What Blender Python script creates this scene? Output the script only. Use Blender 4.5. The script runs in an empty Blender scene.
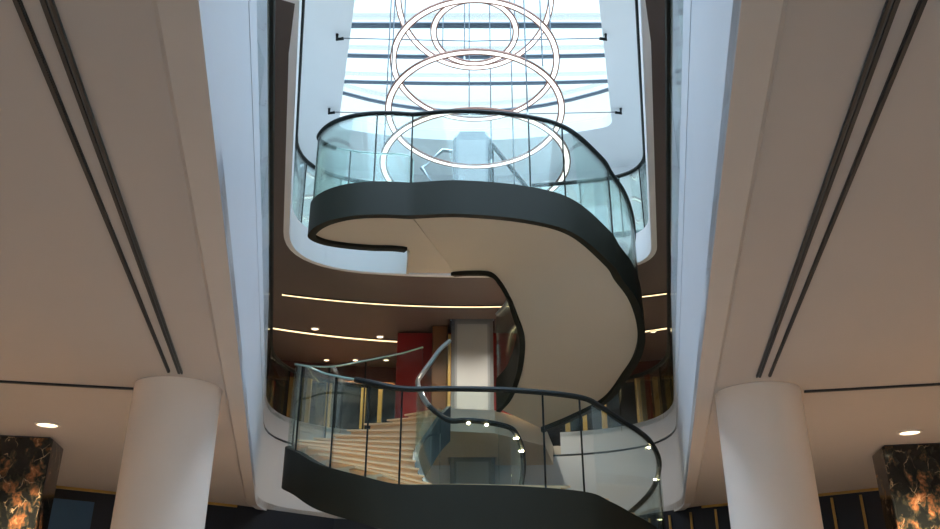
import bpy, math, random
from mathutils import Vector
from mathutils.geometry import tessellate_polygon

random.seed(4)
SC = bpy.context.scene
COL = SC.collection
S = 0.85            # metres per layout unit
EYE = 1.88          # camera height in layout units; "h" is height above the eye
FOC, PITCH = 840.0, math.radians(24.1)


def W(p):
    return Vector((p[0] * S, p[1] * S, (p[2] + EYE) * S))


# ------------------------------------------------------------------ materials
def mat(name, col, rough=0.6, metal=0.0, emit=None, estr=0.0, vary=0.0, scale=6.0, bump=0.0, spec=None):
    m = bpy.data.materials.new(name)
    m.use_nodes = True
    nt = m.node_tree
    b = nt.nodes['Principled BSDF']
    b.inputs['Base Color'].default_value = (*col, 1)
    b.inputs['Roughness'].default_value = rough
    b.inputs['Metallic'].default_value = metal
    if spec is not None:
        b.inputs['Specular IOR Level'].default_value = spec
    if emit:
        b.inputs['Emission Color'].default_value = (*emit, 1)
        b.inputs['Emission Strength'].default_value = estr
    if vary or bump:
        tc = nt.nodes.new('ShaderNodeTexCoord')
        n = nt.nodes.new('ShaderNodeTexNoise')
        n.inputs['Scale'].default_value = scale
        n.inputs['Detail'].default_value = 5
        nt.links.new(tc.outputs['Object'], n.inputs['Vector'])
        if vary:
            r = nt.nodes.new('ShaderNodeMix')
            r.data_type = 'RGBA'
            r.inputs[6].default_value = (*[c * (1 - vary) for c in col], 1)
            r.inputs[7].default_value = (*[min(1, c * (1 + vary)) for c in col], 1)
            nt.links.new(n.outputs['Fac'], r.inputs[0])
            nt.links.new(r.outputs[2], b.inputs['Base Color'])
        if bump:
            bp = nt.nodes.new('ShaderNodeBump')
            bp.inputs['Strength'].default_value = bump
            nt.links.new(n.outputs['Fac'], bp.inputs['Height'])
            nt.links.new(bp.outputs['Normal'], b.inputs['Normal'])
    return m


def glass(name, tint, refl=1.0):
    m = bpy.data.materials.new(name)
    m.use_nodes = True
    nt = m.node_tree
    nt.nodes.remove(nt.nodes['Principled BSDF'])
    out = nt.nodes['Material Output']
    tr = nt.nodes.new('ShaderNodeBsdfTransparent')
    tr.inputs[0].default_value = (*tint, 1)
    gl = nt.nodes.new('ShaderNodeBsdfGlossy')
    gl.inputs['Roughness'].default_value = 0.015
    gl.inputs[0].default_value = (0.92, 1.0, 0.98, 1)
    fr = nt.nodes.new('ShaderNodeFresnel')
    fr.inputs[0].default_value = 1.45
    ml = nt.nodes.new('ShaderNodeMath')
    ml.operation = 'MULTIPLY'
    ml.inputs[1].default_value = refl
    mx = nt.nodes.new('ShaderNodeMixShader')
    nt.links.new(fr.outputs[0], ml.inputs[0])
    nt.links.new(ml.outputs[0], mx.inputs[0])
    nt.links.new(tr.outputs[0], mx.inputs[1])
    nt.links.new(gl.outputs[0], mx.inputs[2])
    nt.links.new(mx.outputs[0], out.inputs[0])
    return m


def marble():
    m = mat('black_gold_marble', (0.02, 0.02, 0.02), 0.12)
    nt = m.node_tree
    L = nt.links.new
    N = nt.nodes.new
    b = nt.nodes['Principled BSDF']
    tc = N('ShaderNodeTexCoord')
    mp = N('ShaderNodeMapping')
    mp.inputs['Rotation'].default_value = (0.1, 0.5, 0.3)
    mp.inputs['Scale'].default_value = (3.6, 3.6, 2.6)
    L(tc.outputs['Object'], mp.inputs[0])
    wn = N('ShaderNodeTexNoise')
    wn.inputs['Scale'].default_value = 2.2
    wn.inputs['Detail'].default_value = 6
    L(mp.outputs[0], wn.inputs['Vector'])
    add = N('ShaderNodeMix')
    add.data_type = 'RGBA'
    add.blend_type = 'ADD'
    add.inputs[0].default_value = 0.55
    L(mp.outputs[0], add.inputs[6])
    L(wn.outputs['Color'], add.inputs[7])
    # broken brown-gold bands
    n2 = N('ShaderNodeTexNoise')
    n2.inputs['Scale'].default_value = 1.9
    n2.inputs['Detail'].default_value = 9
    n2.inputs['Roughness'].default_value = 0.68
    L(add.outputs[2], n2.inputs['Vector'])
    r2 = N('ShaderNodeValToRGB')
    e = r2.color_ramp.elements
    e[0].position = 0.48
    e[0].color = (0.008, 0.010, 0.010, 1)
    e[1].position = 0.70
    e[1].color = (0.46, 0.28, 0.15, 1)
    k = e.new(0.53)
    k.color = (0.03, 0.032, 0.022, 1)
    k = e.new(0.61)
    k.color = (0.20, 0.085, 0.035, 1)
    L(n2.outputs['Fac'], r2.inputs[0])
    # thin pale veins
    v = N('ShaderNodeTexVoronoi')
    v.feature = 'DISTANCE_TO_EDGE'
    v.inputs['Scale'].default_value = 1.7
    L(add.outputs[2], v.inputs['Vector'])
    r3 = N('ShaderNodeValToRGB')
    r3.color_ramp.elements[0].position = 0.0
    r3.color_ramp.elements[0].color = (1, 1, 1, 1)
    r3.color_ramp.elements[1].position = 0.02
    r3.color_ramp.elements[1].color = (0, 0, 0, 1)
    L(v.outputs['Distance'], r3.inputs[0])
    mx = N('ShaderNodeMix')
    mx.data_type = 'RGBA'
    n4 = N('ShaderNodeTexNoise')
    n4.inputs['Scale'].default_value = 1.6
    L(mp.outputs[0], n4.inputs['Vector'])
    r4 = N('ShaderNodeValToRGB')
    r4.color_ramp.elements[0].position = 0.50
    r4.color_ramp.elements[1].position = 0.62
    L(n4.outputs['Fac'], r4.inputs[0])
    vm = N('ShaderNodeMath')
    vm.operation = 'MULTIPLY'
    L(r3.outputs[0], vm.inputs[0])
    L(r4.outputs[0], vm.inputs[1])
    L(vm.outputs[0], mx.inputs[0])
    L(r2.outputs[0], mx.inputs[6])
    mx.inputs[7].default_value = (0.55, 0.42, 0.26, 1)
    L(mx.outputs[2], b.inputs['Base Color'])
    return m


M = {
    'ceiling': mat('ceiling_paint', (0.50, 0.475, 0.465), 0.75, vary=0.03, scale=1.2),
    'trim': mat('trim_paint', (0.58, 0.555, 0.54), 0.7, vary=0.02),
    'white': mat('white_plaster', (0.80, 0.81, 0.82), 0.55, vary=0.02, scale=2),
    'fascia': mat('fascia_paint', (0.66, 0.70, 0.76), 0.55, vary=0.02, scale=2),
    'grey': mat('grey_plaster', (0.80, 0.82, 0.82), 0.6, vary=0.02, scale=2),
    'column': mat('column_plaster', (0.88, 0.80, 0.73), 0.6, vary=0.03, scale=2.5),
    'dark': mat('dark_slot', (0.012, 0.017, 0.022), 0.5),
    'slate': mat('slate_metal', (0.06, 0.085, 0.105), 0.4, 0.3),
    'brown': mat('brown_ceiling', (0.095, 0.074, 0.070), 0.45, vary=0.05, scale=1.5),
    'soffit': mat('stair_soffit', (0.66, 0.58, 0.47), 0.65, vary=0.02, scale=1.5),
    'string': mat('stringer_metal', (0.017, 0.018, 0.012), 0.55, 0.0, spec=0.25, vary=0.15, scale=1.3),
    'tread': mat('tread_stone', (0.86, 0.60, 0.37), 0.5, vary=0.08, scale=9),
    'riser': mat('riser_stone', (0.82, 0.57, 0.36), 0.55, vary=0.06, scale=9),
    'rail': mat('handrail_dark', (0.010, 0.013, 0.013), 0.5, 0.0, spec=0.2),
    'steel': mat('brushed_steel', (0.42, 0.46, 0.48), 0.28, 0.9),
    'glass': glass('balustrade_glass', (0.93, 0.98, 0.97), 0.6),
    'clear': glass('clear_balustrade_glass', (0.945, 0.985, 0.975), 0.28),
    'edge': mat('glass_edge', (0.30, 0.46, 0.42), 0.2, 0.2),
    'pane': glass('window_glass', (0.93, 0.97, 0.985), 0.5),
    'pillar': mat('pillar_panel', (0.30, 0.325, 0.335), 0.35, 0.0, vary=0.03, scale=3),
    'pillar_edge': mat('pillar_edge_panel', (0.20, 0.22, 0.235), 0.3, 0.2, vary=0.03, scale=3),
    'red': mat('red_lacquer', (0.24, 0.014, 0.012), 0.4, vary=0.08, scale=2),
    'wood': mat('warm_wood', (0.14, 0.06, 0.022), 0.45, vary=0.25, scale=5),
    'gold': mat('gold_timber', (0.52, 0.33, 0.10), 0.4, 0.3, vary=0.2, scale=7),
    'navy': mat('navy_panel', (0.008, 0.013, 0.024), 0.45, vary=0.3, scale=2),
    'bluescreen': mat('blue_panel', (0.035, 0.10, 0.20), 0.4, vary=0.1),
    'dred': mat('dark_red_band', (0.07, 0.022, 0.018), 0.5, vary=0.1),
    'floor': mat('floor_stone', (0.42, 0.36, 0.30), 0.25, vary=0.1, scale=3),
    'wall': mat('wall_paint', (0.62, 0.56, 0.50), 0.7, vary=0.03),
    'beam': mat('roof_beam', (0.05, 0.065, 0.08), 0.4, 0.2),
    'cable': mat('steel_cable', (0.10, 0.12, 0.14), 0.35, 0.6),
    'bronze': mat('ring_casing', (0.20, 0.10, 0.075), 0.35, 0.6),
    'ring': mat('ring_diffuser', (0.9, 0.86, 0.82), 0.5, emit=(1.0, 0.93, 0.87), estr=0.8),
    'cove': mat('cove_light', (0.9, 0.8, 0.6), 0.5, emit=(1.0, 0.74, 0.40), estr=0.95),
    'lamp': mat('lamp_lens', (0.9, 0.85, 0.75), 0.4, emit=(1.0, 0.80, 0.52), estr=1.6),
    'spark': mat('led_lens', (0.9, 0.85, 0.75), 0.4, emit=(1.0, 0.78, 0.45), estr=25),
    'marble': marble(),
}


# ------------------------------------------------------------------ mesh helpers
class MB:
    """collects lofts and prisms (layout units) for ONE mesh"""

    def __init__(self):
        self.v, self.f = [], []

    def loft(self, secs, cap=True, ring=True, closed=False):
        n = len(secs[0])
        base = len(self.v)
        for s in secs:
            self.v += [tuple(p) for p in s]
        m = len(secs)
        for i in range(m if closed else m - 1):
            a, b = base + i * n, base + ((i + 1) % m) * n
            for j in range(n if ring else n - 1):
                k = (j + 1) % n
                self.f.append((a + j, a + k, b + k, b + j))
        if cap and ring and not closed:
            self.f.append(tuple(base + j for j in reversed(range(n))))
            self.f.append(tuple(base + (m - 1) * n + j for j in range(n)))
        return self

    def prism(self, poly, h0, h1, hole=None):
        base = len(self.v)
        loops = [poly] + ([] if not hole else (hole if isinstance(hole[0][0], (list, tuple)) else [hole]))
        flat = [p for lp in loops for p in lp]
        n = len(flat)
        tris = tessellate_polygon([[Vector((p[0], p[1], 0)) for p in lp] for lp in loops])
        self.v += [(p[0], p[1], h0) for p in flat] + [(p[0], p[1], h1) for p in flat]
        for t in tris:
            a, b, c = (flat[i] for i in t)
            if (b[0] - a[0]) * (c[1] - a[1]) - (b[1] - a[1]) * (c[0] - a[0]) < 0:
                t = (t[0], t[2], t[1])
            self.f.append(tuple(base + i for i in reversed(t)))
            self.f.append(tuple(base + n + i for i in t))
        o = base
        for lp in loops:
            k = len(lp)
            for i in range(k):
                j = (i + 1) % k
                self.f.append((o + i, o + j, o + n + j, o + n + i))
            o += k
        return self

    def box(self, x0, x1, y0, y1, h0, h1):
        return self.prism([(x0, y0), (x1, y0), (x1, y1), (x0, y1)], h0, h1)

    def tube(self, pts, r, n=8, closed=False):
        secs = []
        m = len(pts)
        P = [Vector(p) for p in pts]
        for i in range(m):
            if closed:
                t = P[(i + 1) % m] - P[i - 1]
            else:
                t = P[min(i + 1, m - 1)] - P[max(i - 1, 0)]
            t.normalize()
            up = Vector((0, 0, 1)) if abs(t.z) < 0.95 else Vector((0, 1, 0))
            s = t.cross(up).normalized()
            u = s.cross(t)
            secs.append([tuple(P[i] + s * r * math.cos(a) + u * r * math.sin(a))
                         for a in [2 * math.pi * k / n for k in range(n)]])
        return self.loft(secs, closed=closed)

    def lathe(self, c, prof, n=40):
        """prof = [(radius, h)] around the vertical through c=(x,y)"""
        secs = [[(c[0] + r * math.cos(a), c[1] + r * math.sin(a), h) for r, h in prof]
                for a in [2 * math.pi * k / n for k in range(n)]]
        return self.loft(secs, closed=True, ring=False)


def tag(o, label=None, cat=None, group=None, kind=None):
    if label:
        o['label'] = label
    if cat:
        o['category'] = cat
    if group:
        o['group'] = group
    if kind:
        o['kind'] = kind
    return o


def world_of(o):
    v = Vector((0, 0, 0))
    while o:
        v += o.location
        o = o.parent
    return v


def obj(name, mb, m, parent=None, smooth=False, bevel=0.0):
    V = [W(p) for p in mb.v]
    if parent:
        org = world_of(parent)
        loc = Vector((0, 0, 0))
    else:
        xs, ys, zs = zip(*V)
        org = Vector(((min(xs) + max(xs)) / 2, (min(ys) + max(ys)) / 2, min(zs)))
        loc = org
    me = bpy.data.meshes.new(name)
    me.from_pydata([tuple(v - org) for v in V], [], mb.f)
    import bmesh
    bm = bmesh.new()
    bm.from_mesh(me)
    bmesh.ops.recalc_face_normals(bm, faces=bm.faces)
    if smooth:
        for f in bm.faces:
            f.smooth = True
        for e in bm.edges:
            if len(e.link_faces) == 2 and e.calc_face_angle(0) > 0.6:
                e.smooth = False
    bm.to_mesh(me)
    bm.free()
    me.materials.append(m)
    o = bpy.data.objects.new(name, me)
    COL.objects.link(o)
    o.location = loc
    o.parent = parent
    if bevel:
        bv = o.modifiers.new('bevel', 'BEVEL')
        bv.width = bevel * S
        bv.segments = 2
        bv.limit_method = 'ANGLE'
    return o


def thing(name, label, cat, p, group=None):
    o = bpy.data.objects.new(name, None)
    o.empty_display_size = 0.2
    COL.objects.link(o)
    o.location = W(p)
    return tag(o, label, cat, group)


def struct(name, mb, m, parent=None, smooth=False, bevel=0.0):
    o = obj(name, mb, m, parent, smooth, bevel)
    if not parent:
        o['kind'] = 'structure'
    return o


def catmull(P, per=8):
    P = [Vector(p) for p in P]
    out = []
    n = len(P)
    for i in range(n - 1):
        p0 = P[i - 1] if i else P[0] * 2 - P[1]
        p1, p2 = P[i], P[i + 1]
        p3 = P[i + 2] if i + 2 < n else P[-1] * 2 - P[-2]
        for k in range(per):
            t = k / per
            out.append(0.5 * (2 * p1 + (p2 - p0) * t + (2 * p0 - 5 * p1 + 4 * p2 - p3) * t * t
                              + (3 * p1 - p0 - 3 * p2 + p3) * t ** 3))
    out.append(P[-1])
    return out


def normals(path):
    """horizontal left-hand normals"""
    res = []
    n = len(path)
    for i in range(n):
        t = Vector(path[min(i + 1, n - 1)]) - Vector(path[max(i - 1, 0)])
        t.z = 0
        t.normalize()
        res.append(Vector((-t.y, t.x, 0)))
    return res


def wall_strip(mb, path, lo, hi, t, off=0.0):
    """vertical strip along path (3-vectors); lo/hi heights relative to the path, t thickness to the left"""
    N = normals(path)
    secs = []
    for i, (p, n) in enumerate(zip(path, N)):
        p = Vector(p)
        l = lo[i] if isinstance(lo, (list, tuple)) else lo
        h = hi[i] if isinstance(hi, (list, tuple)) else hi
        a, b = p + n * off, p + n * (off + t)
        secs.append([(a.x, a.y, a.z + l), (b.x, b.y, b.z + l), (b.x, b.y, b.z + h), (a.x, a.y, a.z + h)])
    mb.loft(secs)
    return mb


def raised(path, dz, off=0.0):
    N = normals(path)
    return [Vector(p) + n * off + Vector((0, 0, dz)) for p, n in zip(path, N)]


def balustrade(parent, path, cuts, lo, hi, rail_m, rail_r=0.042, joint=True, t=0.03, off=0.0, glass_m='glass', rail_from=0, post_r=0.014):
    """glass panels between the cut indices, dark joints, one handrail"""
    for a, b in zip(cuts[:-1], cuts[1:]):
        obj('glass_panel', wall_strip(MB(), path[a:b + 1], lo, hi, t, off), M[glass_m], parent, smooth=True)
    if joint:
        N = normals(path)
        for c in cuts[1:-1]:
            p = Vector(path[c]) + N[c] * (off + t / 2)
            obj('clamp_post', MB().tube([p + Vector((0, 0, lo)), p + Vector((0, 0, hi))], post_r, 6), M['rail'], parent)
    top = raised(path, hi + 0.02, off + t / 2)
    obj('handrail', MB().tube(top[rail_from:], rail_r, 8), rail_m, parent, smooth=True)
    if rail_from:
        obj('glass_edge', MB().tube(top[:rail_from + 1], 0.018, 6), M['edge'], parent, smooth=True)


# ------------------------------------------------------------------ plan of the wedge-shaped voids
def XL(Y, t):
    return -(0.49 + 0.216 * Y + t)


def XR(Y, t):
    return 0.49 + 0.216 * Y + t


def opening(tL, tR, Yn, Yc, sag, cL, cR, step=0.9):
    """anticlockwise? order: near left, up the left side, across the far curve, down the right side"""
    far = lambda x: Yc - sag * (x / 4.0) ** 2

    def corner(xe, t, s):
        y = Yc
        for _ in range(6):
            y = far(xe(y, t))
        return xe(y, t), y
    lx, ly = corner(XL, tL, -1)
    rx, ry = corner(XR, tR, 1)
    out = []
    n = max(2, int((ly - cL - Yn) / step))
    for i in range(n + 1):
        y = Yn + (ly - cL - Yn) * i / n
        out.append((XL(y, tL), y))
    a, b = out[-1], (lx + cL, far(lx + cL))
    for i in range(1, 11):
        u = i / 10
        out.append(tuple((1 - u) ** 2 * a[k] + 2 * u * (1 - u) * (lx, ly)[k] + u * u * b[k] for k in (0, 1)))
    x0, x1 = lx + cL, rx - cR
    for i in range(1, 21):
        x = x0 + (x1 - x0) * i / 20
        out.append((x, far(x)))
    a, b = out[-1], (XR(ry - cR, tR), ry - cR)
    for i in range(1, 11):
        u = i / 10
        out.append(tuple((1 - u) ** 2 * a[k] + 2 * u * (1 - u) * (rx, ry)[k] + u * u * b[k] for k in (0, 1)))
    n = max(2, int((ry - cR - Yn) / step))
    for i in range(1, n + 1):
        y = ry - cR + (Yn - ry + cR) * i / n
        out.append((XR(y, tR), y))
    return out


H1, HM, H3, H2F, H5, HR = 2.25, 3.85, 6.45, 7.0, 11.6, 14.5
FX, FY0, FY1 = 10.0, -7.0, 24.0                # footprint
FOOT = [(-FX, FY0), (FX, FY0), (FX, FY1), (-FX, FY1)]

void1 = opening(0, 0, 0.3, 18.3, 0.75, 2.3, 2.1)
void2 = opening(-0.18, -0.18, 0.5, 14.92, 0.75, 1.35, 0.75)
void3 = opening(-1.03, -0.76, 12.7, 18.2, 0.85, 0.25, 0.25)


def widen(path, y0, y1, hw):
    """near part made wider out of view, to admit more daylight"""
    return [(-hw, y0), (-hw, y1)] + path + [(hw, y1), (hw, y0)]


void2 = widen([p for p in void2 if p[1] > 6.7], -3.0, 6.0, 4.6)  # unseen near part widened so more daylight reaches the lower floors
void3 = widen(void3, -3.0, 12.0, 5.0)
PILLAR = (0.05, 17.76)
shaft = [(PILLAR[0] - 0.5, PILLAR[1] - 0.4), (PILLAR[0] + 0.5, PILLAR[1] - 0.4), (PILLAR[0] + 0.5, PILLAR[1] + 0.4), (PILLAR[0] - 0.5, PILLAR[1] + 0.4)]

# ------------------------------------------------------------------ the setting
struct('floor', MB().box(-FX, FX, FY0, FY1, -EYE - 0.3, -EYE), M['floor'])
struct('ceiling', MB().prism(FOOT, H1, H1 + 0.12, void1), M['ceiling'])


def offset_open(path, d):
    N = normals([Vector((p[0], p[1], 0)) for p in path])
    return [(p[0] + n.x * d, p[1] + n.y * d) for p, n in zip(path, N)]


p3 = lambda path, h: [Vector((p[0], p[1], h)) for p in path]
# lowered border beside the slot, left and right
nL = next(i for i, p in enumerate(void1) if p[1] > 15.3)
nR = len(void1) - 1 - next(i for i, p in enumerate(reversed(void1)) if p[1] > 15.3)
for nm, seg in (('trim_left', void1[:nL + 1]), ('trim_right', void1[nR:])):
    N = normals(p3(seg, 0))
    secs = []
    for p, n in zip(seg, N):
        q = Vector((p[0], p[1], 0))
        a, b, c = q, q + n * 0.155, q + n * 0.20
        secs.append([(a.x, a.y, H1 - 0.035), (b.x, b.y, H1 - 0.035), (c.x, c.y, H1 + 0.02), (a.x, a.y, H1 + 0.02)])
    struct(nm, MB().loft(secs), M['trim'])
# fascia of the lobby void: lower band, shadow gap, upstand with an opening for the landing
struct('trim_1', wall_strip(MB(), p3(void1, 0), H1 - 0.03, 3.60, 0.12), M['fascia'], smooth=True)
struct('trim_2', wall_strip(MB(), p3(void1, 0), 3.60, 3.645, 0.08, 0.03), M['slate'], smooth=True)
gl_ = next(i for i, p in enumerate(void1) if p[1] > 17 and p[0] > -1.75)
gr_ = next(i for i, p in enumerate(void1) if p[1] > 17 and p[0] > 1.85)
up_left, up_right = void1[:gl_ + 1], void1[gr_:]
upst = lambda path: [4.12 + 0.6 * max(0.0, min(1.0, (14.8 - p[1]) / 3.0)) for p in path]  # sides raised in white, in place of the pale reflection in the glass
struct('trim_3', wall_strip(MB(), p3(up_left, 0), 3.645, upst(up_left), 0.12), M['fascia'], smooth=True)
struct('trim_4', wall_strip(MB(), p3(up_right, 0), 3.645, upst(up_right), 0.12), M['fascia'], smooth=True)
struct('floor_mezzanine', MB().prism(FOOT, HM - 0.4, HM, offset_open(void1, 0.12)), M['wall'])
struct('floor_landing', MB().prism([(-0.98, 15.68), (-0.36, 15.0), (0.45, 15.16), (1.45, 16.25), (1.8, 18.24), (-1.65, 18.24)],
                                   HM - 0.42, HM, shaft), M['soffit'])
# upper slab: brown soffit below, pale rim, floor on top
struct('ceiling_mezzanine', MB().prism(FOOT, H3, H3 + 0.25, [offset_open(void2, 0.1), shaft]), M['brown'])
struct('floor_upper', MB().prism(FOOT, H3 + 0.25, H2F, [offset_open(void2, 0.1), shaft]), M['white'])
struct('trim_5', wall_strip(MB(), p3(void2, 0), H3 - 0.01, H2F + 0.04, 0.1), M['white'], smooth=True)
struct('ceiling_upper', MB().prism(FOOT, H5, H5 + 0.3, void3), M['grey'])

# outer walls
struct('wall_left', MB().box(-FX - 0.3, -FX, FY0, FY1, -EYE, HR), M['wall'])
struct('wall_right', MB().box(FX, FX + 0.3, FY0, FY1, -EYE, HR), M['wall'])
fw = MB().box(-FX, FX, FY0 - 0.3, FY0, H1 - 0.1, HR)
fw.box(-FX, -6.5, FY0 - 0.3, FY0, -EYE, H1 - 0.1).box(6.5, FX, FY0 - 0.3, FY0, -EYE, H1 - 0.1)
struct('wall_front', fw, M['wall'])
w2 = struct('window_2', MB().box(-6.5, 6.5, FY0 - 0.2, FY0 - 0.17, -EYE, H1 - 0.1), M['pane'])
fm = MB()
for i in range(6):
    x = -6.5 + i * 2.6
    fm.box(x - 0.06, x + 0.06, FY0 - 0.26, FY0 - 0.1, -EYE, H1 - 0.1)
obj('window_frame', fm, M['slate'], w2)

# lobby back wall: navy panels with brass strips, folded in plan
lobby_line = [(-9.9, 10.6), (-7.6, 12.75), (-5.85, 14.3), (-4.25, 15.75), (-2.75, 17.6), (0, 18.75), (2.75, 17.95), (4.25, 15.85),
              (5.85, 14.5), (7.6, 12.95), (9.9, 10.8)]
lw = struct('wall_back', wall_strip(MB(), [Vector((p[0], p[1], 0)) for p in lobby_line], -EYE, H1 - 0.001, 0.2, 0.0), M['navy'])
for i in range(len(lobby_line) - 1):
    a, b = Vector((*lobby_line[i], 0)), Vector((*lobby_line[i + 1], 0))
    n = max(2, int((b - a).length / 0.46))
    for k in range(n):
        p = a + (b - a) * (k + 0.5) / n
        if 3.2 < p.x < 7.2 or -6.0 < p.x < -5.2:
            d = (b - a).normalized()
            q = Vector((d.y, -d.x, 0)) * 0.03
            o = obj('brass_strip', MB().tube([p + q + Vector((0, 0, -EYE)), p + q + Vector((0, 0, H1 - 0.09))], 0.024, 6), M['gold'], lw)
for seg in (lobby_line[0:4], lobby_line[7:11]):
    obj('cove_glint', wall_strip(MB(), [Vector((p[0], p[1], 0)) for p in seg], H1 - 0.045, H1 - 0.004, -0.03), M['gold'], lw)  # gold strip standing in for the cove's glints along the wall top
# mezzanine back wall
mz = [Vector((x, 21.2 - 0.035 * x * x, 0)) for x in [-9.9 + 0.9 * i for i in range(23)]]
struct('wall_mezzanine', wall_strip(MB(), mz, HM, H3, 0.2), M['navy'])
struct('trim_6', wall_strip(MB(), mz, 5.95, H3, -0.06, -0.02), M['dred'])

# upper level back wall with tall windows
uy = lambda x: 20.0 - 0.03 * x * x
ub = MB()
for i in range(12):
    x0 = -9.9 + 1.65 * i
    seg = [Vector((x, uy(x), 0)) for x in (x0, x0 + 0.8, x0 + 1.65)]
    wall_strip(ub, seg, H2F, H2F + 0.7, 0.25)
    wall_strip(ub, seg, H5 - 0.22, H5, 0.25)
    wall_strip(ub, [Vector((x, uy(x), 0)) for x in (x0, x0 + 0.28)], H2F + 0.7, H5 - 0.22, 0.25)
struct('wall_upper', ub, M['white'])
w3 = struct('window_3', wall_strip(MB(), [Vector((x, uy(x), 0)) for x in [-9.9 + 0.9 * i for i in range(23)]], H2F + 0.7, H5 - 0.22, 0.03, 0.1), M['pane'])
wf = MB()
wall_strip(wf, [Vector((x, uy(x), 0)) for x in [-9.9 + 0.9 * i for i in range(23)]], 9.6, 9.7, 0.1, 0.05)
obj('window_frame', wf, M['slate'], w3)

# glass roof and its beams
rb = [(-6, -4), (6, -4), (6, 14), (XR(24, 1.2), 24), (XL(24, 1.2), 24), (-6, 14)]
struct('ceiling_roof', MB().prism([(-FX, FY0 - .3), (FX, FY0 - .3), (FX, FY1 + .3), (-FX, FY1 + .3)], HR, HR + 0.3, rb), M['white'])
w1 = struct('window_1', MB().prism(rb, HR + 0.12, HR + 0.16), M['pane'])
for Y, k, r in ((5.5, 0, .07), (7.5, 0, .07), (9.5, 0, .07), (11.5, 0, .07), (13.4, 0, .07), (15.3, 0, .07),
                (17.3, 0.0, .085), (18.6, 0.006, .065), (19.8, 0.008, .06), (21.2, 0.07, .06)):
    xw = max(5.9, 0.49 + 0.216 * Y + 0.9)
    pts = [(-xw + 2 * xw * i / 16, Y - k * (-xw + 2 * xw * i / 16) ** 2, HR + 0.02) for i in range(17)]
    obj('roof_beam', MB().tube(pts, r, 8), M['beam'], w1, smooth=True)

# ------------------------------------------------------------------ lobby things
th = math.radians(12.2)
for sx, c, r, side in ((-1, (-2.845, 7.98), 0.405, 'left'), (1, (2.86, 8.16), 0.408, 'right')):
    o = obj('round_column', MB().lathe(c, [(0, -EYE), (r, -EYE), (r, H1 - 0.002), (0, H1 - 0.002)], 64), M['column'], smooth=True)
    tag(o, 'fat white round column under the end of the %s ceiling slots' % side, 'column', 'round white columns', kind='thing')


def wing(sx, s, t):
    """point in the left (-1) or right (+1) ceiling wing: s along the slot from the apex, t outward from it"""
    d = (math.sin(th), math.cos(th))
    n = (math.cos(th), -math.sin(th))
    return (sx * (d[0] * s + n[0] * t), -2.27 + d[1] * s + n[1] * t)


for sx, side in ((-1, 'left'), (1, 'right')):
    for t0, t1, u0, u1, send, m, what in ((0.55, 0.597, 0.525, 0.567, 10.06 + (0.12 if sx > 0 else 0), 'slate', 'wider inner'), (0.677, 0.702, 0.634, 0.657, 10.04 + (0.14 if sx > 0 else 0), 'dark', 'narrow outer')):
        a0, a1 = wing(sx, 3.2, t0 + 0.008), wing(sx, 3.2, t1 + 0.008)
        b0, b1 = wing(sx, send, u0), wing(sx, send, u1)
        poly = [a0, a1, b1, b0]
        o = thing('slot_diffuser', '%s dark slot of the pair running along the %s ceiling to its column' % (what, side),
                  'ceiling slot', ((a0[0] + b0[0]) / 2, (a0[1] + b0[1]) / 2, H1 - 0.02), 'dark ceiling slots')
        obj('channel', MB().prism(poly, H1 - 0.014, H1 - 0.001), M[m], o)
        # dark lip on the outer side
        w = 0.02
        l0, l1 = wing(sx, 3.2, t1 + 0.008 - w), wing(sx, send, u1 - w)
        obj('lip', MB().prism([l0, a1, b1, l1], H1 - 0.022, H1 - 0.0145), M['dark'], o)
        if what.startswith('wider'):
            l0, l1 = wing(sx, 3.2, t0 + 0.02), wing(sx, send, u0 + 0.012)
            obj('lip', MB().prism([a0, l0, l1, b0], H1 - 0.022, H1 - 0.0145), M['dark'], o)
    c = (-2.845, 7.98) if sx < 0 else (2.86, 8.16)
    dx, dy = math.cos(th) * sx, -math.sin(th)
    p0 = (c[0] + dx * 0.45, c[1] + dy * 0.45 + (0.10 if sx < 0 else 0.02))
    p1 = (p0[0] + dx * 5.2, p0[1] + dy * 5.2)
    ox, oy = 0.021 * -dy, 0.021 * dx
    o = obj('slot_diffuser', MB().prism([(p0[0] - ox, p0[1] - oy), (p1[0] - ox, p1[1] - oy), (p1[0] + ox, p1[1] + oy), (p0[0] + ox, p0[1] + oy)],
                                        H1 - 0.018, H1 - 0.001), M['dark'])
    tag(o, 'thin dark ceiling slot running sideways from the %s round column to the picture edge' % side, 'ceiling slot', 'dark ceiling slots')


def downlight(p, r, label, group=None, glow=None, energy=0):
    o = thing('downlight', label, 'downlight', (p[0], p[1], p[2] - 0.02), group)
    obj('bezel', MB().lathe(p, [(r * 0.86, p[2] - 0.004), (r * 0.9, p[2] - 0.018), (r * 1.1, p[2] - 0.012), (r * 1.14, p[2] + 0.002)], 28), M['trim'], o, smooth=True)
    obj('lens', MB().lathe(p, [(0, p[2] - 0.012), (r * 0.88, p[2] - 0.010), (r * 0.88, p[2] + 0.002)], 28), M['lamp'], o)
    if energy:
        spot('downlight_beam', (p[0], p[1], p[2] - 0.06), energy)
    return o


def spot(name, p, energy, ang=110, col=(1.0, 0.71, 0.46), blend=0.8):
    l = bpy.data.lights.new(name, 'SPOT')
    l.energy = energy
    l.spot_size = math.radians(ang)
    l.spot_blend = blend
    l.shadow_soft_size = 0.06
    l.color = col
    o = bpy.data.objects.new(name, l)
    o.location = W(p)
    COL.objects.link(o)
    return o


LB = 190
downlight((-4.82, 9.49, H1), 0.125, 'round warm downlight in the lobby ceiling above the left marble pier', 'lobby downlights', energy=LB * 1.5)
downlight((5.2, 9.88, H1), 0.125, 'round warm downlight in the lobby ceiling above the right marble pier', 'lobby downlights', energy=LB * 1.5)
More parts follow.
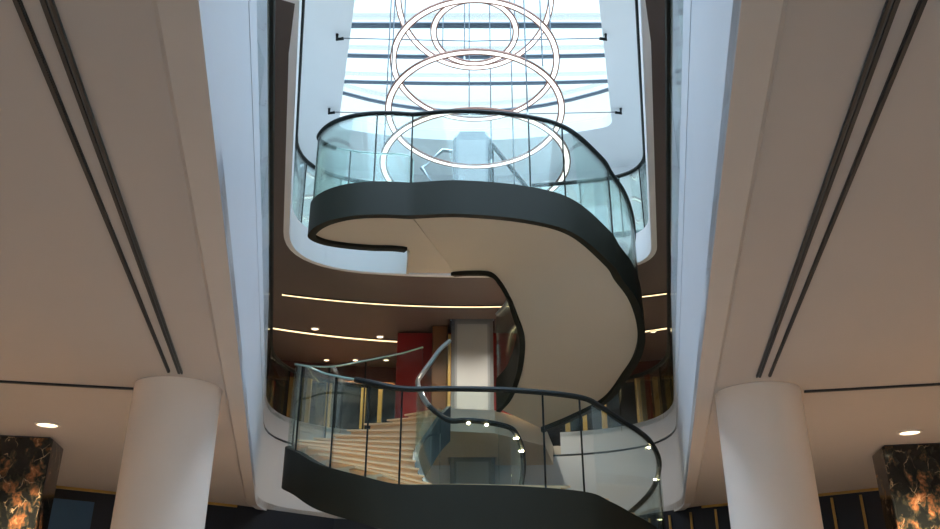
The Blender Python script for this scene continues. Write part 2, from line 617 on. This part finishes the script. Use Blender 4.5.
# added unseen fill spots without fixtures, warming the lobby wings
for sx in (-1, 1):
    for x, y in ((4.6, 6.4), (6.8, 9.2), (3.6, 11.6), (4.4, 3.2), (7.2, 5.4)):
        spot('lobby_fill', (sx * x, y, H1 - 0.06), LB * (0.45 if y < 6 else 0.85))

# marble piers
for sx, X, Y, side in ((-1, 5.05, 10.15, 'left'), (1, 5.19, 10.6, 'right')):
    dx, dy = math.cos(th) * sx, -math.sin(th)
    ex, ey = math.sin(th) * sx, math.cos(th)
    c = (sx * X, Y)
    pl = [c, (c[0] + dx * 1.25, c[1] + dy * 1.25), (c[0] + dx * 1.25 + ex * 0.6, c[1] + dy * 1.25 + ey * 0.6), (c[0] + ex * 0.6, c[1] + ey * 0.6)]
    if sx < 0:
        pl = pl[::-1]
    o = thing('marble_pier', 'square black marble pier with rusty gold veins at the %s edge of the lobby' % side, 'pier',
              (c[0] + dx * 0.6, c[1] + 0.4, -EYE), 'black marble piers')
    o['kind'] = 'thing'
    obj('shaft', MB().prism(pl, -EYE, H1 - 0.015), M['marble'], o, bevel=0.02)
    cx = sum(p[0] for p in pl) / 4
    cy = sum(p[1] for p in pl) / 4
    obj('shadow_gap', MB().prism([(cx + (p[0] - cx) * 0.94, cy + (p[1] - cy) * 0.94) for p in pl], H1 - 0.015, H1 - 0.001), M['dark'], o)

# blue panel beside the left pier
o = thing('wall_screen', 'mid blue screen on the navy wall behind the left marble pier', 'screen', (-6.35, 13.7, 0.9))
a, b = Vector((-6.56, 13.50, 0)), Vector((-6.08, 13.95, 0))
obj('display', wall_strip(MB(), [a, b], 1.5, 2.03, -0.05), M['bluescreen'], o)
obj('backing', wall_strip(MB(), [a + (a - b) * 0.03, b + (b - a) * 0.03], 1.47, 2.06, -0.03, 0.0), M['dark'], o)

# ------------------------------------------------------------------ mezzanine things
for nm, yc, R, x0, x1, wd, where in (('front', 5.55, 11.0, -3.82, 4.3, 0.085, 'nearer the stair opening'),
                                     ('rear', 9.35, 9.6, -4.75, 4.9, 0.12, 'farther back, nearer the dark wall')):
    pts = []
    for i in range(41):
        x = x0 + (x1 - x0) * i / 40
        pts.append(Vector((x, yc + math.sqrt(R * R - x * x), 0)))
    o = thing('cove_light', 'long curved warm light line in the brown ceiling, %s' % where, 'light', (0, yc + R, H3 - 0.02), 'curved light lines in the brown ceiling')
    obj('diffuser', wall_strip(MB(), pts, H3 - 0.012, H3 + 0.01, wd), M['cove'], o)
    obj('channel', wall_strip(wall_strip(MB(), pts, H3 - 0.02, H3 + 0.01, 0.02, -0.02), pts, H3 - 0.02, H3 + 0.01, 0.02, wd), M['dark'], o)


def at_h(x, y, h):
    """layout point seen at a photo position, at a known height"""
    r = (264.5 - y) / FOC
    c, s = math.cos(PITCH), math.sin(PITCH)
    Y = h * (c - r * s) / (s + r * c)
    return ((x - 470) / FOC * (Y * c + h * s), Y, h)


for x, y, r, lab in ((315, 328.5, 0.085, 'small downlight in the brown ceiling, left one of the two before the red partition'),
                     (380, 336.5, 0.085, 'small downlight in the brown ceiling just left of the red partition'),
                     (653, 331, 0.085, 'small downlight in the brown ceiling on the right side of the stair'),
                     (326, 365, 0.07, 'tiny far downlight over the dark slatted wall, leftmost of three in a row'),
                     (355, 365.5, 0.07, 'tiny far downlight over the dark slatted wall, middle of three in a row'),
                     (386, 362, 0.07, 'tiny far downlight over the dark slatted wall, next to the red partition')):
    p = at_h(x, y, H3)
    if p[1] > 20.0 and y > 350:
        p = (p[0] * 20.3 / p[1], min(p[1], 20.3), H3)
    downlight(p, r, lab, 'small downlights in the brown ceiling', energy=40)

for x, y in ((-2.9, 19.4), (2.9, 19.4), (-5.4, 17.2), (5.4, 17.2), (-0.75, 16.4), (0.75, 16.4), (-5.0, 13.4), (5.0, 13.4)):
    spot('mezzanine_fill', (x, y, H3 - 0.05), 120 if abs(x) < 1 else 55, 120, (1.0, 0.87, 0.72))  # added spots without fixtures, brightening the mezzanine and the pillar

rp = thing('red_partition', 'deep red wall block standing behind the pale pillar on the middle floor', 'partition', (-0.3, 18.0, HM))
obj('panel', MB().box(-1.66, 1.05, 18.2, 18.45, HM, H3 - 0.02), M['red'], rp, bevel=0.02)
obj('plinth', MB().box(-1.63, 1.02, 18.17, 18.2, HM, HM + 0.12), M['dark'], rp)
o = obj('wooden_panel', MB().box(-0.84, -0.50, 17.72, 18.0, HM, H3 - 0.02), M['wood'], bevel=0.02)
tag(o, 'narrow brown wooden panel between the red partition and the pale pillar', 'panel')

# slatted screens in front of the mezzanine wall
for sx, side, X0, X1 in ((-1, 'left', -6.3, -1.9), (1, 'right', 2.2, 6.3)):
    scn = thing('slatted_screen', 'dark screen with gold upright slats on the middle floor, %s of the stair' % side, 'screen',
                ((X0 + X1) / 2, 20.3, HM), 'slatted screens')
    yy = lambda x: 20.75 - 0.035 * x * x
    line = [Vector((X0 + (X1 - X0) * i / 12, yy(X0 + (X1 - X0) * i / 12), 0)) for i in range(13)]
    obj('top_rail', wall_strip(MB(), line, 5.88, 5.95, 0.12), M['wood'], scn)
    obj('bottom_rail', wall_strip(MB(), line, HM, HM + 0.1, 0.12), M['gold'], scn)
    x = X0 + 0.15
    k = 0
    while x < X1 - 0.1:
        wd = (0.11, 0.10, 0.12)[k % 3]
        obj('slat', MB().box(x, x + wd, yy(x) - 0.12, yy(x) + 0.02, HM + 0.05, 5.9), M['gold'], scn)
        x += (0.42, 0.46, 0.84)[k % 3]
        k += 1

# tall chamfered pillar through all floors
pc = PILLAR
hw, ch = 0.46, 0.08
hd = 0.34
octo = lambda w, c: [(pc[0] - w + c, pc[1] - hd), (pc[0] + w - c, pc[1] - hd), (pc[0] + w, pc[1] - hd + c), (pc[0] + w, pc[1] + hd - c),
                     (pc[0] + w - c, pc[1] + hd), (pc[0] - w + c, pc[1] + hd), (pc[0] - w, pc[1] + hd - c), (pc[0] - w, pc[1] - hd + c)]
pil = thing('square_pillar', 'tall pale square pillar with chamfered corners behind the spiral stair', 'pillar', (pc[0], pc[1], -EYE))
pil['kind'] = 'thing'
sec = lambda w, c, h: [(x, y, h) for x, y in octo(w, c)]
obj('casing', MB().loft([sec(hw, ch, -EYE), sec(hw, ch, 11.2), sec(hw - 0.09, ch, 11.36)]), M['pillar_edge'], pil)
for h0, h1 in ((-EYE + 0.1, HM - 0.5), (HM + 0.06, H3 - 0.1), (H2F + 0.06, 11.1)):
    obj('front_panel', MB().box(pc[0] - hw + 0.13, pc[0] + hw - 0.13, pc[1] - hd - 0.015, pc[1] - hd + 0.02, h0, h1), M['pillar'], pil)
obj('gold_edge', MB().box(pc[0] - hw - 0.07, pc[0] - hw - 0.01, pc[1] - hd + 0.1, pc[1] - hd + 0.25, HM, H3 - 0.3), M['gold'], pil)
obj('stay_bar', MB().tube([(pc[0] + hw + 0.02, pc[1] - 0.35, 11.0), (pc[0] + hw + 0.02, pc[1] - 0.35, H2F)], 0.045, 8), M['rail'], pil)
obj('stay_bar', MB().tube([(pc[0] + hw + 0.02, pc[1] - 0.40, 10.95), (pc[0] + hw + 1.05, pc[1] - 0.9, 9.1)], 0.05, 8), M['rail'], pil)
obj('stay_bar', MB().tube([(pc[0] - hw - 0.03, pc[1] - 0.40, 10.75), (pc[0] - hw - 0.25, pc[1] - 0.5, 10.72), (pc[0] - hw - 0.72, pc[1] - 0.7, 10.1),
                           (pc[0] - hw - 0.25, pc[1] - 0.8, 9.35), (pc[0] - hw + 0.2, pc[1] - 0.9, 8.8)], 0.05, 8), M['steel'], pil)

# balustrades of the two voids
for side, pth in (('left', up_left), ('right', up_right)):
    n = len(pth)
    b = thing('glass_balustrade', 'glass balustrade on the white upstand of the middle floor, %s side' % side, 'balustrade', (pth[n // 2][0], pth[n // 2][1], 4.12), 'glass balustrades of the middle floor')
    path = p3(pth, 4.12)
    cuts = list(range(0, n, 4))
    if cuts[-1] != n - 1:
        cuts.append(n - 1)
    balustrade(b, path, cuts, -0.1, 0.98, M['rail'], off=0.0, t=0.025)
bl = next(i for i, p in enumerate(void2) if p[1] > 14 and p[0] > -1.45)
br = next(i for i, p in enumerate(void2) if p[1] > 14 and p[0] > 1.2)
for side, pth in (('left', void2[:bl + 1]), ('right', void2[br:])):
    n = len(pth)
    b = thing('glass_balustrade', 'glass balustrade with dark handrail around the top floor opening, %s side' % side, 'balustrade', (pth[n // 2][0], pth[n // 2][1], H2F), 'glass balustrades of the top floor')
    cuts = list(range(0, n, 4))
    if cuts[-1] != n - 1:
        cuts.append(n - 1)
    balustrade(b, p3(pth, H2F + 0.04), cuts, 0, 1.36, M['rail'], off=0.04)

# ------------------------------------------------------------------ the spiral stair
RAIL = 1.36
# upper flight, outer lower edge from the landing down to the middle floor (anticlockwise, descending)
uo = catmull([(-1.0, 12.23, 6.35), (-0.16, 12.0, 6.26), (0.88, 11.95, 6.13), (1.66, 12.05, 5.94), (2.28, 12.4, 5.563), (2.49, 12.62, 5.368),
              (2.73, 12.9, 5.182), (2.90, 13.25, 4.996), (3.005, 13.62, 4.825), (3.05, 13.97, 4.69), (3.02, 14.35, 4.537), (2.91, 14.72, 4.39),
              (2.60, 15.4, 4.07), (2.0, 15.85, 3.838), (1.407, 16.1, 3.645)], 8)
ui = catmull([(-0.29, 14.78, 6.35), (0.03, 14.42, 6.21), (0.37, 14.15, 6.07), (0.52, 14.08, 5.88), (0.66, 14.05, 5.58), (0.72, 14.07, 5.40),
              (0.78, 14.11, 5.22), (0.84, 14.16, 5.05), (0.88, 14.23, 4.88), (0.885, 14.33, 4.73), (0.87, 14.45, 4.57), (0.84, 14.56, 4.40),
              (0.76, 14.73, 4.16), (0.65, 14.91, 3.96), (0.48, 15.1, 3.81)], 8)
TH = 0.62
nU = len(uo)
t_out = [TH - 0.42 * max(0, (i - 0.8 * nU) / (0.2 * nU)) for i in range(nU)]
up = thing('spiral_stair', 'upper curving stair flight with dark band, cream underside and a rounded landing at its top', 'staircase', (1.2, 14.0, HM),
           )
obj('inner_stringer', wall_strip(MB(), ui, 0, [TH * min(1, 0.35 + 0.03 * i) for i in range(nU)], -0.10), M['string'], up, smooth=True)
LIFT = 0.10
no, ni = normals(uo), normals(ui)


def slab_loft(o_path, i_path, lift, thick, no, ni, io=0.06, ii=0.05):
    mb = MB()
    secs = []
    for p, q, a, b in zip(o_path, i_path, no, ni):
        A, B = p + a * io, q - b * ii
        secs.append([(A.x, A.y, A.z + lift), (B.x, B.y, B.z + lift), (B.x, B.y, B.z + lift + thick), (A.x, A.y, A.z + lift + thick)])
    return mb.loft(secs)


obj('soffit', slab_loft(uo, ui, 0.07, 0.06, no, ni), M['soffit'], up, smooth=True)


def treads(parent, o_path, i_path, top_off, rise, no, ni, thick, io=0.13, ii=0.10):
    """o_path/i_path descend; top_off lifts the outer path to tread level"""
    n = len(o_path)
    i0 = 0
    hcur = o_path[0].z + top_off
    for i in range(1, n):
        if hcur - (o_path[i].z + top_off) >= rise * 0.97 or i == n - 1:
            A0, A1 = o_path[i0] + no[i0] * io, o_path[i] + no[i] * io
            B0, B1 = i_path[i0] - ni[i0] * ii, i_path[i] - ni[i] * ii
            mid = (i0 + i) // 2
            Am, Bm = o_path[mid] + no[mid] * io, i_path[mid] - ni[mid] * ii
            zt = hcur - rise * 0.5
            mb = MB()
            secs = []
            for A, B in ((A0, B0), (Am, Bm), (A1, B1)):
                secs.append([(A.x, A.y, zt - thick), (B.x, B.y, zt - thick), (B.x, B.y, zt), (A.x, A.y, zt)])
            mb.loft(secs)
            obj('riser', mb, M['riser'], parent)
            # tread plate with a nosing overhanging the riser below
            j1 = min(i + 1, n - 1)
            A1, B1 = o_path[j1] + no[j1] * io, i_path[j1] - ni[j1] * ii
            A2, B2 = A1 + (A1 - Am).normalized() * 0.02, B1 + (B1 - Bm).normalized() * 0.02
            mb = MB()
            secs = []
            for A, B in ((A0, B0), (Am, Bm), (A2, B2)):
                secs.append([(A.x, A.y, zt), (B.x, B.y, zt), (B.x, B.y, zt + 0.03), (A.x, A.y, zt + 0.03)])
            mb.loft(secs)
            obj('tread', mb, M['tread'], parent)
            i0, hcur = i, o_path[i].z + top_off


treads(up, uo, ui, TH - 0.06, 0.15, no, ni, 0.24)


def near_x(path, x, ymax=99):
    return min((i for i in range(len(path)) if path[i].y < ymax), key=lambda i: abs(path[i].x - x))


# landing
land = catmull([(-1.22, 14.72, 0), (-1.16, 14.2, 0), (-1.14, 13.75, 0), (-1.35, 13.63, 0), (-1.78, 13.6, 0), (-2.24, 13.5, 0), (-2.62, 13.33, 0), (-2.8, 13.05, 0),
                (-2.66, 12.72, 0), (-2.36, 12.43, 0), (-1.93, 12.24, 0), (-1.45, 12.19, 0), (-1.0, 12.23, 0)], 6)
lp = [Vector((p.x, p.y, 6.35)) for p in land]
band = lp[14:-1] + uo
obj('outer_stringer', wall_strip(MB(), band, 0, [TH] * len(lp[14:-1]) + t_out, 0.13), M['string'], up, smooth=True)
obj('bridge_edge', wall_strip(MB(), lp[:13], 0.04, TH, 0.05), M['soffit'], up, smooth=True)
inner_edge = [(-0.29, 14.74)]
poly = [(p.x + n.x * 0.05, p.y + n.y * 0.05) for p, n in zip(lp, normals(lp))] + inner_edge
obj('landing_soffit', MB().prism(poly, 6.41, 6.47), M['soffit'], up)
obj('landing_floor', MB().prism([(p.x + n.x * 0.12, p.y + n.y * 0.12) for p, n in zip(lp, normals(lp))] + [(-0.29, 14.74)], 6.72, 6.9), M['tread'], up)
full = [p + Vector((0, 0, TH)) for p in lp[:-1]] + [p + Vector((0, 0, t)) for p, t in zip(uo, t_out)]
nl = len(lp) - 1
cuts = [0, 12, 30, 42, nl - 8, nl, nl + near_x(uo, 1.0, 13), nl + near_x(uo, 1.57, 13), nl + near_x(uo, 2.4, 13), nl + 64, nl + 84, nl + 100, len(full) - 1]
balustrade(up, full, cuts, -0.03, RAIL, M['rail'], rail_r=0.042, off=0.03, rail_from=34)
uin = [p + Vector((0, 0, TH * min(1, 0.35 + 0.03 * i))) for i, p in enumerate(ui)]
for a, b in ((6, 40), (40, 64), (64, len(uin) - 1)):
    obj('glass_panel', wall_strip(MB(), uin[a:b + 1], -0.02, RAIL - 0.1, -0.03, -0.03), M['glass'], up, smooth=True)
obj('handrail', MB().tube(raised(uin[6:], RAIL - 0.08, -0.045), 0.035, 8), M['steel'], up, smooth=True)

# lower flight: top of the outer band from the middle floor down past the left, the front and the right to the lobby floor
lo_pts = [(-0.94, 15.6, 3.86), (-1.4, 15.3, 3.62), (-2.11, 14.8, 3.3), (-2.51, 14.3, 3.07), (-2.79, 13.7, 2.9), (-2.88, 13.1, 2.75), (-2.58, 12.58, 2.56),
          (-2.15, 12.1, 2.29), (-1.53, 11.73, 2.075), (-0.97, 11.6, 1.93), (-0.3, 11.58, 1.925), (0.67, 11.6, 1.905), (1.59, 11.8, 1.86), (1.95, 12.02, 1.765), (2.30, 12.38, 1.66), (2.82, 13.0, 1.49),
          (3.10, 13.7, 1.24), (3.05, 14.5, 0.9), (2.55, 15.4, 0.55), (1.4, 16.1, 0.2), (0.0, 16.3, -0.35), (-1.4, 15.9, -0.85), (-2.3, 15.0, -1.3), (-2.6, 14.1, -1.62)]
li_pts = [(-0.35, 14.95), (-0.52, 14.75), (-0.68, 14.55), (-0.78, 14.35), (-0.84, 14.15), (-0.85, 13.95), (-0.80, 13.75), (-0.68, 13.55), (-0.50, 13.40), (-0.30, 13.30), (-0.06, 13.26), (0.25, 13.3),
          (0.60, 13.45), (0.72, 13.6), (0.8, 13.85), (0.84, 14.1), (0.84, 14.35), (0.76, 14.6), (0.58, 14.85), (0.3, 15.0), (0.0, 15.05), (-0.35, 14.95), (-0.6, 14.7), (-0.78, 14.35)]
lo = catmull(lo_pts, 8)
li = catmull([(x, y, h[2]) for (x, y), h in zip(li_pts, lo_pts)], 8)
nlo, nli = normals(lo), normals(li)
dn = thing('spiral_stair', 'lower curving stair flight with dark band and beige steps climbing from the lobby', 'staircase', (0, 14.0, -EYE))
obj('outer_stringer', wall_strip(MB(), lo, -TH, 0.0, 0.13), M['string'], dn, smooth=True)
obj('inner_stringer', wall_strip(MB(), li, -TH, 0.02, -0.10), M['slate'], dn, smooth=True)
obj('soffit', slab_loft(lo, li, -TH + 0.07, 0.06, nlo, nli), M['soffit'], dn, smooth=True)
treads(dn, lo, li, -0.02, 0.13, nlo, nli, 0.26)
cuts = [0, 14, 24, 36, 46, near_x(lo, -1.97, 12.5), near_x(lo, -1.47, 12), near_x(lo, -0.94, 12), near_x(lo, 1.05, 12), near_x(lo, 1.56, 12), 130, 146, 164, len(lo) - 1]
cuts = sorted(set(cuts))
balustrade(dn, lo, cuts, -0.03, RAIL - 0.04, M['rail'], rail_r=0.042, off=0.03, rail_from=62, glass_m='clear')
for a, b in ((0, 24), (24, 44), (44, 66), (66, 92), (92, 112), (112, 140), (140, len(li) - 1)):
    obj('glass_panel', wall_strip(MB(), li[a:b + 1], 0, 1.24, -0.03, -0.03), M['clear'], dn, smooth=True)
rin = raised(li, 1.27, -0.045)
obj('handrail', MB().tube(rin[:60], 0.045, 8), M['steel'], dn, smooth=True)
obj('handrail', MB().tube(rin[58:], 0.045, 8), M['rail'], dn, smooth=True)


def puck(p, r=0.032):
    o = obj('handrail_light', MB().lathe((p[0], p[1]), [(0, p[2] - r), (r * 0.8, p[2] - r * 0.7), (r, p[2]), (0, p[2] + r * 0.4)], 12), M['spark'], dn)
    return o


for i in (81, 88, 104, 114):
    q = rin[i]
    puck((q.x, q.y - 0.04, q.z - 0.045), 0.028)
rout = raised(lo, RAIL - 0.02, 0.045)
for i in (121, 131, 142):
    q = rout[i]
    n = nlo[i]
    puck((q.x + n.x * 0.05, q.y + n.y * 0.05, q.z - 0.05), 0.026)

# ------------------------------------------------------------------ ring pendants
rc = (0.1, 14.3)
ring_spec = [  # h, R, tilt, label
    (11.795, 0.875, 8.7, 'small glowing ring pendant hanging inside the topmost large ring'),
    (12.665, 1.656, 21.1, 'topmost large glowing ring pendant, cut by the top of the picture'),
    (10.976, 1.698, 7.6, 'second large glowing ring pendant from the top of the chain'),
    (9.735, 1.749, 6.3, 'third large glowing ring pendant from the top of the chain'),
    (8.513, 1.803, 2.6, 'lowest glowing ring pendant, dipping behind the upper stair band'),
]
for h, R, tilt, lab in ring_spec:
    o = thing('ring_pendant', lab, 'pendant lamp', (rc[0], rc[1], h), 'glowing rings above the stair')
    tl = math.radians(tilt)

    def rp_(a, r, dz):
        y, z = r * math.sin(a), dz
        return (rc[0] + r * math.cos(a), rc[1] + y * math.cos(tl) + z * math.sin(tl), h - y * math.sin(tl) + z * math.cos(tl))
    n = 96
    A = [2 * math.pi * k / n for k in range(n)]
    w = 0.042
    obj('diffuser', MB().loft([[rp_(a, R - w, -0.012), rp_(a, R + w, -0.012), rp_(a, R + w, 0.012), rp_(a, R - w, 0.012)] for a in A], closed=True), M['ring'], o, smooth=True)
    for r0, r1 in ((R - w - 0.028, R - w), (R + w, R + w + 0.028)):
        obj('casing', MB().loft([[rp_(a, r0, -0.017), rp_(a, r1, -0.017), rp_(a, r1, 0.017), rp_(a, r0, 0.017)] for a in A], closed=True), M['bronze'], o, smooth=True)
    for k in range(3):
        a = math.pi / 2 + k * math.pi * 2 / 3 + (h - 8.5) * 0.23 - 0.5
        q = rp_(a, R, 0.01)
        obj('cable', MB().tube([q, (q[0], q[1], HR)], 0.014, 5), M['cable'], o)
        obj('ferrule', MB().tube([q, (q[0], q[1], q[2] + 0.14)], 0.022, 6), M['steel'], o)

# cross ties under the glass roof
for y0, lab in ((38, 'thin cross tie with end fittings under the glass roof, upper one'), (112, 'thin cross tie with end fittings under the glass roof, lower one')):
    a, b = at_h(337 if y0 < 60 else 329, y0, 11.5), at_h(606 if y0 < 60 else 621, y0, 11.5)
    o = thing('tension_cable', lab, 'cable', ((a[0] + b[0]) / 2, a[1], 11.4))
    mid = ((a[0] + b[0]) / 2, a[1], 11.42)
    obj('cable', MB().tube([a, mid, b], 0.012, 6), M['cable'], o)
    for p, sx in ((a, 1), (b, -1)):
        obj('end_fitting', MB().tube([(p[0], p[1], 11.62), (p[0], p[1], 11.46), (p[0] + sx * 0.14, p[1], 11.49)], 0.035, 8), M['rail'], o)

# ------------------------------------------------------------------ light
wd = bpy.data.worlds.new('sky')
SC.world = wd
wd.use_nodes = True
bg = wd.node_tree.nodes['Background']
bg.inputs[0].default_value = (0.86, 0.95, 1.0, 1)
bg.inputs[1].default_value = 0.72
# bright overcast daylight falling through the glass roof
sn = bpy.data.lights.new('daylight', 'SUN')
sn.energy = 8.0
sn.angle = math.radians(110)
sn.color = (0.62, 0.79, 1.0)
so = bpy.data.objects.new('daylight', sn)
so.location = (0, 0, 20)
so.rotation_euler = (math.radians(22), 0, 0)
COL.objects.link(so)

# ------------------------------------------------------------------ camera
cam = bpy.data.cameras.new('camera')
cam.sensor_width = 36
cam.lens = 36 * FOC / 940
cam.clip_start = 0.05
co = bpy.data.objects.new('camera', cam)
COL.objects.link(co)
co.location = W((0, 0, 0))
co.rotation_euler = (math.pi / 2 + PITCH, 0, 0)
SC.camera = co

vs = SC.view_settings
vs.view_transform = 'Standard'
vs.look = 'None'
vs.exposure = 1.0
vs.gamma = 1
SC.cycles.use_denoising = True
SC.cycles.max_bounces = 10
SC.cycles.diffuse_bounces = 6
SC.cycles.transparent_max_bounces = 40
SC.cycles.sample_clamp_indirect = 6
SC.cycles.caustics_reflective = False
SC.cycles.caustics_refractive = False
